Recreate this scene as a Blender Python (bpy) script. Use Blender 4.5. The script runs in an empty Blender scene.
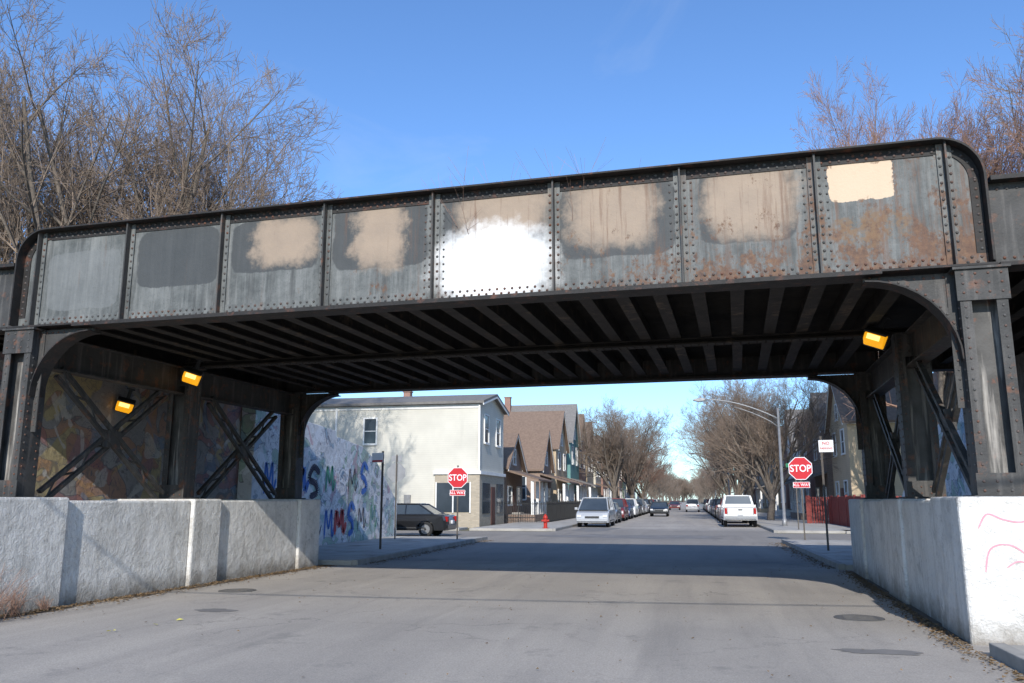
import bpy, bmesh, math, random
from mathutils import Vector, Matrix
R=math.radians
random.seed(7)
sc=bpy.context.scene
sc.view_settings.view_transform='Standard'; sc.view_settings.look='None'; sc.view_settings.exposure=0
COL=sc.collection

# ------------------------------------------------------------ node helpers
class NT:
    def __init__(s,nt): s.nt=nt; s.n=nt.nodes; s.l=nt.links
    def put(s,sock,v):
        if v is None: return
        if isinstance(v,bpy.types.NodeSocket): s.l.new(v,sock)
        else:
            try: sock.default_value=v
            except Exception:
                sock.default_value=(v[0],v[1],v[2],1.0)
    def math(s,op,a,b=None,clamp=False):
        n=s.n.new('ShaderNodeMath'); n.operation=op; n.use_clamp=clamp
        s.put(n.inputs[0],a)
        if b is not None: s.put(n.inputs[1],b)
        return n.outputs[0]
    def mix(s,f,a,b,mode='MIX'):
        n=s.n.new('ShaderNodeMix'); n.data_type='RGBA'; n.blend_type=mode
        s.put(n.inputs[0],f)
        for i,v in ((6,a),(7,b)):
            if isinstance(v,bpy.types.NodeSocket): s.l.new(v,n.inputs[i])
            else: n.inputs[i].default_value=(v[0],v[1],v[2],1)
        return n.outputs[2]
    def noise(s,vec,scale,detail=6,rough=.55,dist=0.0):
        n=s.n.new('ShaderNodeTexNoise'); s.l.new(vec,n.inputs['Vector'])
        n.inputs['Scale'].default_value=scale; n.inputs['Detail'].default_value=detail
        n.inputs['Roughness'].default_value=rough; n.inputs['Distortion'].default_value=dist
        return n
    def ramp(s,v,lo,hi,a=0.,b=1.):
        n=s.n.new('ShaderNodeMapRange'); s.put(n.inputs[0],v)
        n.inputs[1].default_value=lo; n.inputs[2].default_value=hi
        n.inputs[3].default_value=a; n.inputs[4].default_value=b
        return n.outputs[0]
    def mapping(s,vec,scale=(1,1,1),loc=(0,0,0)):
        n=s.n.new('ShaderNodeMapping'); s.l.new(vec,n.inputs[0])
        n.inputs['Scale'].default_value=scale; n.inputs['Location'].default_value=loc
        return n.outputs[0]
    def bump(s,h,strength,dist=.02):
        n=s.n.new('ShaderNodeBump'); s.l.new(h,n.inputs['Height'])
        n.inputs['Strength'].default_value=strength; n.inputs['Distance'].default_value=dist
        return n.outputs[0]
def newmat(name):
    m=bpy.data.materials.new(name); m.use_nodes=True
    nt=NT(m.node_tree); b=m.node_tree.nodes['Principled BSDF']
    tc=m.node_tree.nodes.new('ShaderNodeTexCoord')
    return m,nt,b,tc
def mat(name,c1,c2=None,scale=4,rough=.8,bump=.15,metal=0,c3=None,s3=1.,lo3=.55,hi3=.7,bs=None,streak=None,spec=.3,bd=.02):
    m,t,b,tc=newmat(name); o=tc.outputs['Object']
    c2=c2 or tuple(x*.75 for x in c1)
    n=t.noise(o,scale); col=t.mix(t.ramp(n.outputs[0],.3,.7),c1,c2)
    if c3:
        n3=t.noise(o,s3,8,.65); col=t.mix(t.ramp(n3.outputs[0],lo3,hi3),col,c3)
    if streak:
        sv=t.mapping(o,(9,9,.6)); n4=t.noise(sv,1.0,5,.6)
        col=t.mix(t.ramp(n4.outputs[0],.52,.75,0,streak[3] if len(streak)>3 else .6),col,streak[:3])
    t.put(b.inputs['Base Color'],col)
    b.inputs['Roughness'].default_value=rough; b.inputs['Metallic'].default_value=metal
    b.inputs['Specular IOR Level'].default_value=spec
    if bump:
        n2=t.noise(o,bs or scale*4,6,.6); t.put(b.inputs['Normal'],t.bump(n2.outputs[0],bump,bd))
    return m

# ------------------------------------------------------------ mesh builder
class MB:
    def __init__(s): s.v=[]; s.f=[]; s.m=[]
    def add(s,vs,fs,mi=0):
        o=len(s.v); s.v+= [tuple(p) for p in vs]
        for f in fs: s.f.append(tuple(o+i for i in f)); s.m.append(mi)
    def box(s,x0,x1,y0,y1,z0,z1,mi=0):
        s.add([(x0,y0,z0),(x1,y0,z0),(x1,y1,z0),(x0,y1,z0),(x0,y0,z1),(x1,y0,z1),(x1,y1,z1),(x0,y1,z1)],
              [(0,3,2,1),(4,5,6,7),(0,1,5,4),(1,2,6,5),(2,3,7,6),(3,0,4,7)],mi)
    def prism(s,poly,axis,a0,a1,mi=0):
        n=len(poly)
        def P(p,a):
            if axis=='y': return (p[0],a,p[1])
            if axis=='x': return (a,p[0],p[1])
            return (p[0],p[1],a)
        vs=[P(p,a0) for p in poly]+[P(p,a1) for p in poly]
        fs=[tuple(range(n))[::-1],tuple(range(n,2*n))]+[(i,(i+1)%n,n+(i+1)%n,n+i) for i in range(n)]
        s.add(vs,fs,mi)
    def tube(s,pts,rad,n=8,mi=0,cap=True):
        pts=[Vector(p) for p in pts]
        if not isinstance(rad,(list,tuple)): rad=[rad]*len(pts)
        vs=[];k=len(pts)
        for i,p in enumerate(pts):
            d=(pts[min(i+1,k-1)]-pts[max(i-1,0)]).normalized()
            a=Vector((0,0,1)) if abs(d.z)<.9 else Vector((1,0,0))
            u=d.cross(a).normalized(); w=d.cross(u)
            for j in range(n):
                t=2*math.pi*j/n; vs.append(p+(u*math.cos(t)+w*math.sin(t))*rad[i])
        fs=[]
        for i in range(k-1):
            for j in range(n):
                fs.append((i*n+j,i*n+(j+1)%n,(i+1)*n+(j+1)%n,(i+1)*n+j))
        if cap: fs+= [tuple(range(n))[::-1],tuple(range((k-1)*n,k*n))]
        s.add(vs,fs,mi)
    def rivet(s,p,nrm,r=.024,mi=0):
        h=r*.75
        N=Vector(nrm); a=Vector((0,0,1)) if abs(N.z)<.9 else Vector((1,0,0))
        u=N.cross(a).normalized(); w=N.cross(u); P=Vector(p); vs=[]
        for rr,hh in ((r,-.004),(r*.7,h*.75)):
            for j in range(6):
                t=math.pi*j/3; vs.append(P+(u*math.cos(t)+w*math.sin(t))*rr+N*hh)
        vs.append(P+N*h)
        fs=[(j,(j+1)%6,6+(j+1)%6,6+j) for j in range(6)]+[(6+j,6+(j+1)%6,12) for j in range(6)]
        s.add(vs,fs,mi)
    def obj(s,name,mats,parent=None,smooth=False,bevel=0,loc=None,rot=None):
        me=bpy.data.meshes.new(name); me.from_pydata(s.v,[],s.f)
        for m in mats: me.materials.append(m)
        me.polygons.foreach_set('material_index',s.m)
        bm=bmesh.new(); bm.from_mesh(me); bmesh.ops.recalc_face_normals(bm,faces=bm.faces); bm.to_mesh(me); bm.free()
        if smooth: me.polygons.foreach_set('use_smooth',[True]*len(me.polygons))
        me.update()
        o=bpy.data.objects.new(name,me); COL.objects.link(o)
        if parent: o.parent=parent
        if loc: o.location=loc
        if rot is not None: o.rotation_euler=(0,0,rot)
        if bevel:
            b=o.modifiers.new('b','BEVEL'); b.width=bevel; b.segments=2; b.limit_method='ANGLE'
        return o
def empty(name,loc=(0,0,0),rz=0):
    e=bpy.data.objects.new(name,None); e.empty_display_size=.3; COL.objects.link(e)
    e.location=loc; e.rotation_euler=(0,0,rz); return e
def text(name,body,size,loc,parent,m,rz=0,sx=1.0):
    c=bpy.data.curves.new(name,'FONT'); c.body=body; c.size=size; c.align_x='CENTER'; c.align_y='CENTER'; c.extrude=.002
    c.offset=size*.012
    c.materials.append(m); o=bpy.data.objects.new(name,c); COL.objects.link(o)
    o.location=loc; o.rotation_euler=(math.pi/2,0,rz); o.scale=(sx,1,1); o.parent=parent
    return o

# ------------------------------------------------------------ materials
def make_road(name='asphalt'):
    m,t,b,tc=newmat(name); o=tc.outputs['Object']
    base=t.mix(t.ramp(t.noise(o,.35,5).outputs[0],.35,.65),(.41,.368,.32),(.33,.298,.262))
    st=t.mapping(o,(1.0,.05,1)); base=t.mix(t.ramp(t.noise(st,1.,5).outputs[0],.48,.72,0,.8),base,(.47,.42,.36))
    st2=t.mapping(o,(1.5,.12,1),(9,2,0)); base=t.mix(t.ramp(t.noise(st2,1.,6,.65).outputs[0],.52,.72,0,.6),base,(.25,.228,.204))
    base=t.mix(t.ramp(t.noise(o,50,3,.75).outputs[0],.4,.7,0,.55),base,(.17,.158,.143))
    base=t.mix(t.ramp(t.noise(o,110,2,.7).outputs[0],.58,.72,0,.6),base,(.58,.53,.46))
    base=t.mix(t.ramp(t.noise(o,.9,9,.75).outputs[0],.57,.66,0,.55),base,(.20,.187,.17))
    base=t.mix(t.ramp(t.noise(o,3.5,9,.8).outputs[0],.62,.70,0,.6),base,(.15,.14,.127))
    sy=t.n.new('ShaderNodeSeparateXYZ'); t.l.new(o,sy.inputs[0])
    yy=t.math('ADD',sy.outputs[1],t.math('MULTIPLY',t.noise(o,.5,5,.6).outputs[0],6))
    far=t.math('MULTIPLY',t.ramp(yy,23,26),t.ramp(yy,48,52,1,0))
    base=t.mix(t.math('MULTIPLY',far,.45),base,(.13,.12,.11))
    v=t.n.new('ShaderNodeTexVoronoi'); v.feature='DISTANCE_TO_EDGE'; v.inputs['Scale'].default_value=.33
    wv=t.noise(o,1.5,6,.7); add=t.n.new('ShaderNodeVectorMath'); add.operation='MULTIPLY_ADD'
    t.l.new(wv.outputs['Color'],add.inputs[0]); add.inputs[1].default_value=(1.3,1.3,0); t.l.new(o,add.inputs[2])
    t.l.new(add.outputs[0],v.inputs['Vector'])
    crack=t.math('MULTIPLY',t.ramp(v.outputs['Distance'],.002,.007,1,0),t.ramp(t.noise(o,.25,2).outputs[0],.46,.6))
    base=t.mix(t.math('MULTIPLY',crack,.5),base,(.11,.105,.10))
    t.put(b.inputs['Base Color'],base); b.inputs['Roughness'].default_value=.92; b.inputs['Specular IOR Level'].default_value=.15
    h=t.math('ADD',t.noise(o,80,4,.7).outputs[0],t.math('MULTIPLY',t.noise(o,6,5,.6).outputs[0],1.5))
    t.put(b.inputs['Normal'],t.bump(h,.5,.012))
    return m
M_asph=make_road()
M_patch=mat('asphalt_patch',(.15,.14,.13),(.22,.205,.19),1.2,.85,.3,bs=60)
M_side=mat('sidewalk_concrete',(.42,.395,.355),(.31,.29,.26),1.5,.9,.2,c3=(.2,.185,.165),s3=.8,bs=40)
M_kerb=mat('kerb_concrete',(.36,.34,.31),(.22,.21,.19),2.5,.9,.3,bs=30)
M_grass=mat('dry_grass',(.19,.165,.09),(.11,.10,.055),2,.95,.6,c3=(.22,.19,.13),s3=.4,bs=30,bd=.05)
M_dirt=mat('dirt',(.14,.11,.08),(.08,.065,.05),3,.95,.6,bs=25,bd=.04)
def wallmat(name,c1,c2,dark,bumpv=.5,band=.9):
    m,t,b,tc=newmat(name); o=tc.outputs['Object']
    col=t.mix(t.ramp(t.noise(o,1.3,6).outputs[0],.3,.7),c1,c2)
    col=t.mix(t.ramp(t.noise(o,.7,10,.78).outputs[0],.48,.58,0,.55),col,tuple(x*.68 for x in c2))
    col=t.mix(t.ramp(t.noise(t.mapping(o,(1,1,1),(3,8,1)),2.2,10,.8).outputs[0],.56,.62,0,.6),col,tuple(x*.55 for x in c2))
    sv=t.mapping(o,(3.5,3.5,.35)); col=t.mix(t.ramp(t.noise(sv,1.,8,.7).outputs[0],.5,.7,0,.6),col,dark)
    col=t.mix(t.ramp(t.noise(o,14,6,.75).outputs[0],.56,.68,0,.6),col,dark)
    sx=t.n.new('ShaderNodeSeparateXYZ'); t.l.new(o,sx.inputs[0])
    zz=t.math('ADD',sx.outputs[2],t.math('MULTIPLY',t.noise(o,2.5,6,.75).outputs[0],.8))
    col=t.mix(t.ramp(zz,.38,.78,.85,0),col,(dark[0]*.5,dark[1]*.46,dark[2]*.4))
    zt=t.math('ADD',sx.outputs[2],t.math('MULTIPLY',t.noise(t.mapping(o,(6,6,.5)),1,5,.7).outputs[0],.7))
    col=t.mix(t.ramp(zt,1.85,2.1,0,.55*band),col,dark)
    t.put(b.inputs['Base Color'],col); b.inputs['Roughness'].default_value=.94; b.inputs['Specular IOR Level'].default_value=.15
    h=t.math('ADD',t.math('MULTIPLY',t.noise(o,5,8,.65).outputs[0],2.),t.math('MULTIPLY',t.noise(o,32,5,.7).outputs[0],.7))
    t.put(b.inputs['Normal'],t.bump(h,bumpv,.05)); return m
M_wall=wallmat('whitewashed_concrete',(.84,.81,.76),(.74,.71,.66),(.42,.385,.34),.75)
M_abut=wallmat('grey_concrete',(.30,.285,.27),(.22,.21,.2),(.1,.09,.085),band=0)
def graffiti(name,c1,c2,layers,op,amt=.55,lines=1.):
    m,t,b,tc=newmat(name); o=tc.outputs['Object']
    col=t.mix(t.ramp(t.noise(o,1.,6).outputs[0],.3,.7),c1,c2)
    for k,(sc_,off,hue,sat,val,cover) in enumerate(layers):
        dn=t.noise(t.mapping(o,(1,1,1),off),sc_,2,.45,1.2)
        hs=t.n.new('ShaderNodeCombineColor'); hs.mode='HSV'
        hs.inputs[0].default_value=hue; hs.inputs[1].default_value=sat; hs.inputs[2].default_value=val
        col=t.mix(t.ramp(dn.outputs[0],cover,cover+.02,0,op),col,hs.outputs[0])
        if k%2:
            ol=t.math('ABSOLUTE',t.math('SUBTRACT',dn.outputs[0],cover+.004))
            col=t.mix(t.ramp(ol,.006,.012,op*lines,0),col,(.05,.05,.08))
    wv=t.noise(o,1.7,2,.5,2.2); line=t.math('ABSOLUTE',t.math('SUBTRACT',wv.outputs[0],.5))
    col=t.mix(t.math('MULTIPLY',t.ramp(line,.010,.016,1,0),t.ramp(t.noise(o,.6,1).outputs[0],.46,.54,0,op*lines)),col,(.06,.07,.14))
    col=t.mix(t.ramp(t.noise(o,5,8,.75).outputs[0],.52,.60,0,amt),col,tuple(x*.6 for x in c2))
    t.put(b.inputs['Base Color'],col); b.inputs['Roughness'].default_value=.9
    t.put(b.inputs['Normal'],t.bump(t.noise(o,8,7,.7).outputs[0],.6,.06)); return m
M_graf=graffiti('graffiti_wall_paint',(.74,.73,.72),(.57,.57,.58),((.7,(0,0,0),.47,.4,.45,.60),(1.0,(4,7,2),.58,.6,.42,.61),(.9,(9,1,6),.98,.5,.5,.62),(1.1,(2,9,9),.36,.4,.4,.60),(1.3,(6,3,1),.6,.05,.85,.58)),.62,.55)
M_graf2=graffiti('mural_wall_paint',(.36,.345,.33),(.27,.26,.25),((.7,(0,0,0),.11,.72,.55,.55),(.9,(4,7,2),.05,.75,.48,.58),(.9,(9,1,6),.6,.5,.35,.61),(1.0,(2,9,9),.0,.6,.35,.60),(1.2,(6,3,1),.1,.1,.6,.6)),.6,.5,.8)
M_steel=mat('black_painted_steel',(.033,.032,.030),(.06,.057,.054),3,.6,.3,c3=(.14,.065,.038),s3=4,lo3=.56,hi3=.69,bs=25,streak=(.17,.155,.14,.6))
M_steelw=mat('worn_painted_steel',(.05,.047,.044),(.11,.105,.098),3,.65,.25,c3=(.16,.07,.045),s3=5,lo3=.6,hi3=.7,bs=25,streak=(.52,.48,.43,.95))
M_under=mat('sooty_steel',(.018,.016,.014),(.036,.031,.027),4,.8,.3,c3=(.13,.095,.065),s3=2.5,lo3=.56,hi3=.75,bs=20)
M_flange=mat('flange_steel',(.016,.015,.014),(.03,.026,.024),5,.65,.3,c3=(.10,.045,.03),s3=6,lo3=.55,hi3=.7,bs=30)
M_deck=mat('deck_timber_dark',(.013,.012,.011),(.026,.023,.02),3,.95,.3)

ZB,ZT=4.62,6.17
SX=[-7.25,-5.42,-3.59,-1.74,.08,1.95,3.78,5.58,7.20]   # stiffener positions along the girder
def webmat():
    m,t,b,tc=newmat('girder_web_paint'); o=tc.outputs['Object']
    sx=t.n.new('ShaderNodeSeparateXYZ'); t.l.new(o,sx.inputs[0]); X,Z=sx.outputs[0],sx.outputs[2]
    nz=t.noise(o,3.2,8,.68); nz2=t.noise(t.mapping(o,(1,1,1),(7,1,3)),3.2,8,.68)
    jx=t.math('MULTIPLY',t.math('SUBTRACT',nz.outputs[0],.5),.75); jz=t.math('MULTIPLY',t.math('SUBTRACT',nz2.outputs[0],.5),.6)
    XX=t.math('ADD',X,jx); ZZ=t.math('ADD',Z,jz)
    jx2=t.math('MULTIPLY',t.math('SUBTRACT',nz.outputs[0],.5),.16); jz2=t.math('MULTIPLY',t.math('SUBTRACT',nz2.outputs[0],.5),.16)
    X2=t.math('ADD',X,jx2); Z2=t.math('ADD',Z,jz2)
    def mask(p,fx,fz,hx,hz,soft=.18,pw=3.0,op=1.0,hard=False):
        xa,za=(X2,Z2) if hard else (XX,ZZ)
        pw_=SX[p+1]-SX[p]; cx=SX[p]+pw_*fx; cz=ZB+(ZT-ZB)*fz
        dx=t.math('DIVIDE',t.math('ABSOLUTE',t.math('SUBTRACT',xa,cx)),hx*pw_)
        dz=t.math('DIVIDE',t.math('ABSOLUTE',t.math('SUBTRACT',za,cz)),hz*(ZT-ZB))
        d=t.math('ADD',t.math('POWER',dx,pw),t.math('POWER',dz,pw))
        n=t.n.new('ShaderNodeMapRange'); n.interpolation_type='SMOOTHSTEP'; t.l.new(d,n.inputs[0])
        n.inputs[1].default_value=1-soft; n.inputs[2].default_value=1+soft*1.6; n.inputs[3].default_value=op; n.inputs[4].default_value=0
        return n.outputs[0]
    col=t.mix(t.ramp(t.noise(o,1.7,9,.75).outputs[0],.38,.62),(.072,.077,.074),(.145,.149,.142))
    sv=t.mapping(o,(7,7,.4)); col=t.mix(t.ramp(t.noise(sv,1.,8,.72).outputs[0],.47,.72,0,.65),col,(.24,.24,.225))
    sv2=t.mapping(o,(5,5,.35),(3,0,0)); col=t.mix(t.ramp(t.noise(sv2,1.,8,.72).outputs[0],.5,.68,0,.75),col,(.034,.035,.034))
    col=t.mix(t.ramp(t.noise(o,30,4,.7).outputs[0],.58,.72,0,.5),col,(.03,.03,.03))
    col=t.mix(mask(0,.5,.45,.40,.33,.1,8,.5,True),col,(.16,.165,.162))
    dk=(.045,.048,.049)
    for a in ((1,.52,.62,.42,.32),(2,.5,.66,.42,.28),(3,.5,.66,.43,.34),(4,.5,.72,.42,.30),(5,.5,.62,.45,.36),(6,.5,.66,.36,.36)):
        col=t.mix(mask(*a,soft=.12,pw=7,op=.85,hard=True),col,dk)
    tan=t.mix(t.ramp(t.noise(o,2.5,6,.6).outputs[0],.3,.7),(.33,.25,.18),(.275,.21,.155))
    for a in ((2,.60,.70,.28,.24),(3,.50,.68,.22,.34),(4,.58,.80,.35,.24),(5,.46,.70,.32,.32),(6,.52,.72,.31,.35)):
        col=t.mix(mask(*a,soft=.8,pw=3.0,op=.95),col,tan)
    col=t.mix(mask(4,.5,.27,.41,.33,1.0,2.4,1),col,(.82,.81,.79))
    col=t.mix(mask(7,.36,.78,.25,.18,.06,10,1,True),col,(.56,.42,.29))
    rx=t.ramp(X,-3,7,-.01,.135); rn=t.noise(t.mapping(o,(1.5,1.5,1)),2.0,11,.8).outputs[0]
    rz=t.ramp(Z,4.62,5.7,.08,-.02)
    r=t.math('ADD',t.math('ADD',rn,rx),rz)
    rm=t.ramp(r,.655,.71,0,.9)
    rc=t.mix(t.ramp(t.noise(o,12,5,.7).outputs[0],.35,.65),(.065,.032,.022),(.17,.085,.04))
    inv=t.math('SUBTRACT',1.0,t.math('MAXIMUM',mask(4,.5,.27,.41,.31,.6,2.4,1),mask(7,.36,.78,.25,.18,.08,8,.97)))
    col=t.mix(t.math('MULTIPLY',rm,inv),col,rc)
    rp=mask(7,.42,.34,.32,.12,.5,2.5,1); rp=t.math('MULTIPLY',rp,t.ramp(t.noise(o,5,8,.75).outputs[0],.45,.55))
    col=t.mix(t.math('MULTIPLY',rp,.8),col,(.17,.10,.05))
    rs=t.math('ADD',t.noise(t.mapping(o,(9,9,.4),(2,2,2)),1,8,.75).outputs[0],t.ramp(X,-4,7,-.03,.10))
    col=t.mix(t.math('MULTIPLY',t.ramp(rs,.58,.70,0,.65),inv),col,(.13,.065,.038))
    t.put(b.inputs['Base Color'],col); b.inputs['Roughness'].default_value=.66; b.inputs['Specular IOR Level'].default_value=.35
    t.put(b.inputs['Normal'],t.bump(t.math('ADD',t.noise(o,18,6,.7).outputs[0],t.math('MULTIPLY',t.noise(o,1.6,2).outputs[0],2.)),.25,.02)); return m
M_web=webmat()
M_rivet=mat('rivet_paint',(.045,.045,.044),(.09,.088,.085),9,.6,.1,c3=(.12,.055,.035),s3=1.2,lo3=.46,hi3=.6)

# ------------------------------------------------------------ ground, road
def plane(name,x0,x1,y0,y1,z,m):
    b=MB(); b.add([(x0,y0,z),(x1,y0,z),(x1,y1,z),(x0,y1,z)],[(0,1,2,3)]); return b.obj(name,[m])
plane('ground',-1500,1500,-300,2500,0,M_grass)
b=MB()
def q(x0,x1,y0,y1,z,mi=0): b.add([(x0,y0,z),(x1,y0,z),(x1,y1,z),(x0,y1,z)],[(0,1,2,3)],mi)
q(-10.4,3.6,-60,34,.004); q(-7.0,4.0,43,1200,.004); q(-90,90,34,43,.004)
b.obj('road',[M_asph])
b=MB()
def blob(cx,cy,rx,ry,z,n=22,seed=0,mi=0):
    rr=random.Random(seed); ps=[]
    for i in range(n):
        a=2*math.pi*i/n; k=1+rr.uniform(-.25,.25); ps.append((cx+rx*k*math.cos(a),cy+ry*k*math.sin(a),z))
    b.add(ps,[tuple(range(n))],mi)
blob(-2.5,38,4.2,1.9,.008,seed=3); blob(1.9,9.9,.42,.16,.008,seed=5); blob(-6.9,11.5,.3,.18,.008,seed=6); blob(-7.6,22.2,1.1,.5,.008,seed=8)
blob(1.9,22.9,.9,.5,.008,seed=9); blob(-5.2,47,1.2,3,.008,seed=11)
b.obj('asphalt_patch',[M_patch])
M_iron=mat('cast_iron',(.09,.085,.08),(.14,.13,.115),20,.6,.4,bs=50)
for (x,y) in ((-8.0,14.0),(2.2,12.6)):
    e=empty('manhole_cover',(x,y,0)); b=MB()
    n=24; ps=[(.33*math.cos(2*math.pi*i/n),.33*math.sin(2*math.pi*i/n)) for i in range(n)]
    b.prism(ps,'z',.003,.012); 
    for k in range(-2,3): b.box(-.2,.2,k*.1-.015,k*.1+.015,.0125,.017)
    b.obj('cover',[M_iron],e)
def sidewalk(x0,x1,y0,y1,kside):
    b=MB(); kw=.16
    if kside=='R': xs=(x0,x1-kw-.004,x1-kw,x1)
    else: xs=(x0+kw+.004,x1,x0,x0+kw)
    n=max(1,int((y1-y0)/1.8)); 
    for i in range(n):
        a=y0+(y1-y0)*i/n; c=y0+(y1-y0)*(i+1)/n
        b.box(xs[0],xs[1],a+.006,c-.006,-.05,.125,0)
    m=max(1,int((y1-y0)/3.2))
    for i in range(m):
        a=y0+(y1-y0)*i/m; c=y0+(y1-y0)*(i+1)/m
        b.box(xs[2],xs[3],a+.004,c-.004,-.05,.14,1)
    b.obj('sidewalk',[M_side,M_kerb],bevel=.012)
sidewalk(-12.0,-8.15,19.9,33.6,'R'); sidewalk(3.3,7.2,21.0,33.6,'L')
sidewalk(-12.6,-10.95,10.5,19.8,'R'); sidewalk(5.6,7.2,11.0,20.9,'L')
sidewalk(2.98,7.2,-20,9.9,'L')
sidewalk(-11.6,-6.95,43.6,210,'R'); sidewalk(3.95,8.6,43.6,210,'L')
for (x0,x1) in ((-70,-12.1),(7.3,60)):
    b=MB(); b.box(x0,x1,31.9,33.6,-.05,.125); b.box(x0,x1,43.4,45.2,-.05,.125); b.obj('sidewalk',[M_side],bevel=.012)

# ------------------------------------------------------------ bridge
BO=(-3.75,11.6,0); BR=R(-3)
WD=9.0
bridge=empty('railroad_bridge',BO,BR)
EE=7.60
def arc(cx,cz,r,a0,a1,n=10):
    return [(cx+r*math.cos(R(a0+(a1-a0)*i/n)),cz+r*math.sin(R(a0+(a1-a0)*i/n))) for i in range(n+1)]
def girder(y,sgn,name,rich):
    E=EE; rr=.52; zt=6.23; zb=4.5
    poly=[(-E,zb),(E,zb)]+arc(E-rr,zt-rr,rr,0,90)+arc(-E+rr,zt-rr,rr,90,180)
    b=MB(); b.prism(poly,'y',y-.012,y+.012,0)
    b.obj(name+'_web',[M_web if rich else M_steel],bridge)
    b=MB()
    top=[(-E,zb+.06)]+arc(-E+rr,zt-rr,rr,180,90)+arc(E-rr,zt-rr,rr,90,0)+[(E,zb+.06)]
    for hw,t0,t1 in ((.20,0,.025),(.15,.025,.045)):
        vs=[];k=len(top)
        for i,p in enumerate(top):
            P=Vector(p); A=Vector(top[max(i-1,0)]); B=Vector(top[min(i+1,k-1)]); d=(B-A).normalized(); nn=Vector((-d.y,d.x))
            a=P+nn*t0; c=P+nn*t1
            vs+=[(a.x,y-hw,a.y),(a.x,y+hw,a.y),(c.x,y+hw,c.y),(c.x,y-hw,c.y)]
        fs=[(3,2,1,0),(4*k-4,4*k-3,4*k-2,4*k-1)]
        for i in range(k-1):
            for j in range(4): fs.append((4*i+j,4*i+(j+1)%4,4*i+4+(j+1)%4,4*i+4+j))
        b.add(vs,fs,0)
    f=y+sgn*.012
    def leg(x0,x1,z0,z1,th=.014,mi=0):
        a,c=sorted((f,f+sgn*th)); b.box(x0,x1,a,c,z0,z1,mi)
    leg(-E+rr,E-rr,zt-.15,zt-.001); leg(-E+.01,E-.01,zb+.055,zb+.20,mi=1)
    for s in (-1,1):
        pa=arc(s*(E-rr),zt-rr,rr-.004,90,90-s*90,10); pb=arc(s*(E-rr),zt-rr,rr-.13,90-s*90,90,10)
        poly2=pa+[(s*(E-.004),zb+.2),(s*(E-.13),zb+.2)]+pb
        a,c=sorted((f,f+sgn*.016)); b.prism(poly2,'y',a,c,0)
    b.box(-E-.05,E+.05,y-.20,y+.20,zb+.0,zb+.03,0); b.box(-6.3,6.3,y-.21,y+.21,zb-.032,zb-.002,0)
    b.obj(name+'_flanges',[M_flange,M_web if rich else M_steel],bridge)
    b=MB()
    for i in range(9):
        x=SX[i]
        a,c=sorted((f+sgn*.016,f+sgn*.13)); b.box(x-.012,x+.012,a,c,zb+.035,zt-.005)
        a,c=sorted((f+sgn*.0155,f+sgn*.03)); b.box(x-.09,x-.0125,a,c,zb+.04,zt-.01,1); b.box(x+.0125,x+.09,a,c,zb+.04,zt-.01,1)
    b.obj(name+'_stiffeners',[M_steel,M_web if rich else M_steel],bridge)
    if rich:
        b=MB(); N=(0,sgn,0)
        x=-E+.12
        while x<E-.08:
            b.rivet((x,f+sgn*.014,zb+.09),N); b.rivet((x+.05,f+sgn*.014,zb+.155),N)
            if abs(x)<E-rr: b.rivet((x,f+sgn*.014,zt-.05),N); b.rivet((x+.05,f+sgn*.014,zt-.11),N)
            x+=.115
        for i in range(9):
            xx=SX[i]; z=zb+.26
            while z<zt-.16:
                for dx in (-.06,.06): b.rivet((xx+dx,f+sgn*.03,z),N)
                z+=.115
            if i in (4,6,7):
                z=zb+.26
                while z<zt-.16:
                    for dx in (-.15,.15): b.rivet((xx+dx,f,z),N,.02)
                    z+=.115
        for s in (-1,1):
            for (px,pz) in arc(s*(E-rr),zt-rr,rr-.065,90-s*90,90,6): b.rivet((px,f+sgn*.016,pz),N)
            z=zb+.26
            while z<zt-rr: b.rivet((s*(E-.065),f+sgn*.016,z),N); z+=.115
        b.obj(name+'_rivets',[M_rivet],bridge,smooth=True)
girder(0,-1,'near_girder',True); girder(WD,1,'far_girder',False)
b=MB(); br=MB()
for y,s in ((0,-1),(WD,1)):
    for sd in (-1,1):
        x0,x1=(EE+.08,12.5) if sd>0 else (-12.5,-EE-.08)
        b.box(x0,x1,y-.012,y+.012,4.53,5.62,1); b.box(x0,x1,y-.17,y+.17,5.62,5.68,0); b.box(x0,x1,y-.18,y+.18,4.48,4.53,0)
        for k in range(4):
            xx=x0+.5+k*1.1; a,c=sorted((y+s*.012,y+s*.12)); b.box(xx-.012,xx+.012,a,c,4.53,5.62,0)
        if y==0:
            x=x0+.1
            while x<x1:
                br.rivet((x,y-.012,4.62),(0,-1,0)); br.rivet((x,y-.012,5.54),(0,-1,0)); x+=.115
b.obj('approach_girders',[M_flange,M_steel],bridge); br.obj('approach_rivets',[M_rivet],bridge,smooth=True)
b=MB()
x=-12.3
while x<12.4:
    if abs(abs(x)-7.6)>.35:
        b.box(x-.012,x+.012,.22,WD-.22,4.62,4.98); b.box(x-.10,x+.10,.215,WD-.215,4.595,4.62); 
    x+=.56
b.obj('floor_beams',[M_under],bridge)
b=MB(); b.box(-7.4,7.4,4.3-.13,4.3+.13,4.47,4.5); b.box(-7.4,7.4,4.3-.012,4.3+.012,4.5,4.59); b.box(-7.4,7.4,4.3-.11,4.3+.11,4.565,4.59)
x=-7.3
while x<7.3: b.rivet((x,4.3-.07,4.469),(0,0,-1),.02); b.rivet((x,4.3+.07,4.469),(0,0,-1),.02); x+=.15
b.obj('middle_beam',[M_under],bridge)
b=MB(); b.box(-12.6,12.6,.03,WD-.03,4.985,5.25); b.obj('deck',[M_deck],bridge)
b=MB(); b.box(-40,40,1.,WD-1,5.255,5.5); b.obj('ballast',[M_dirt],bridge)
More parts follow.
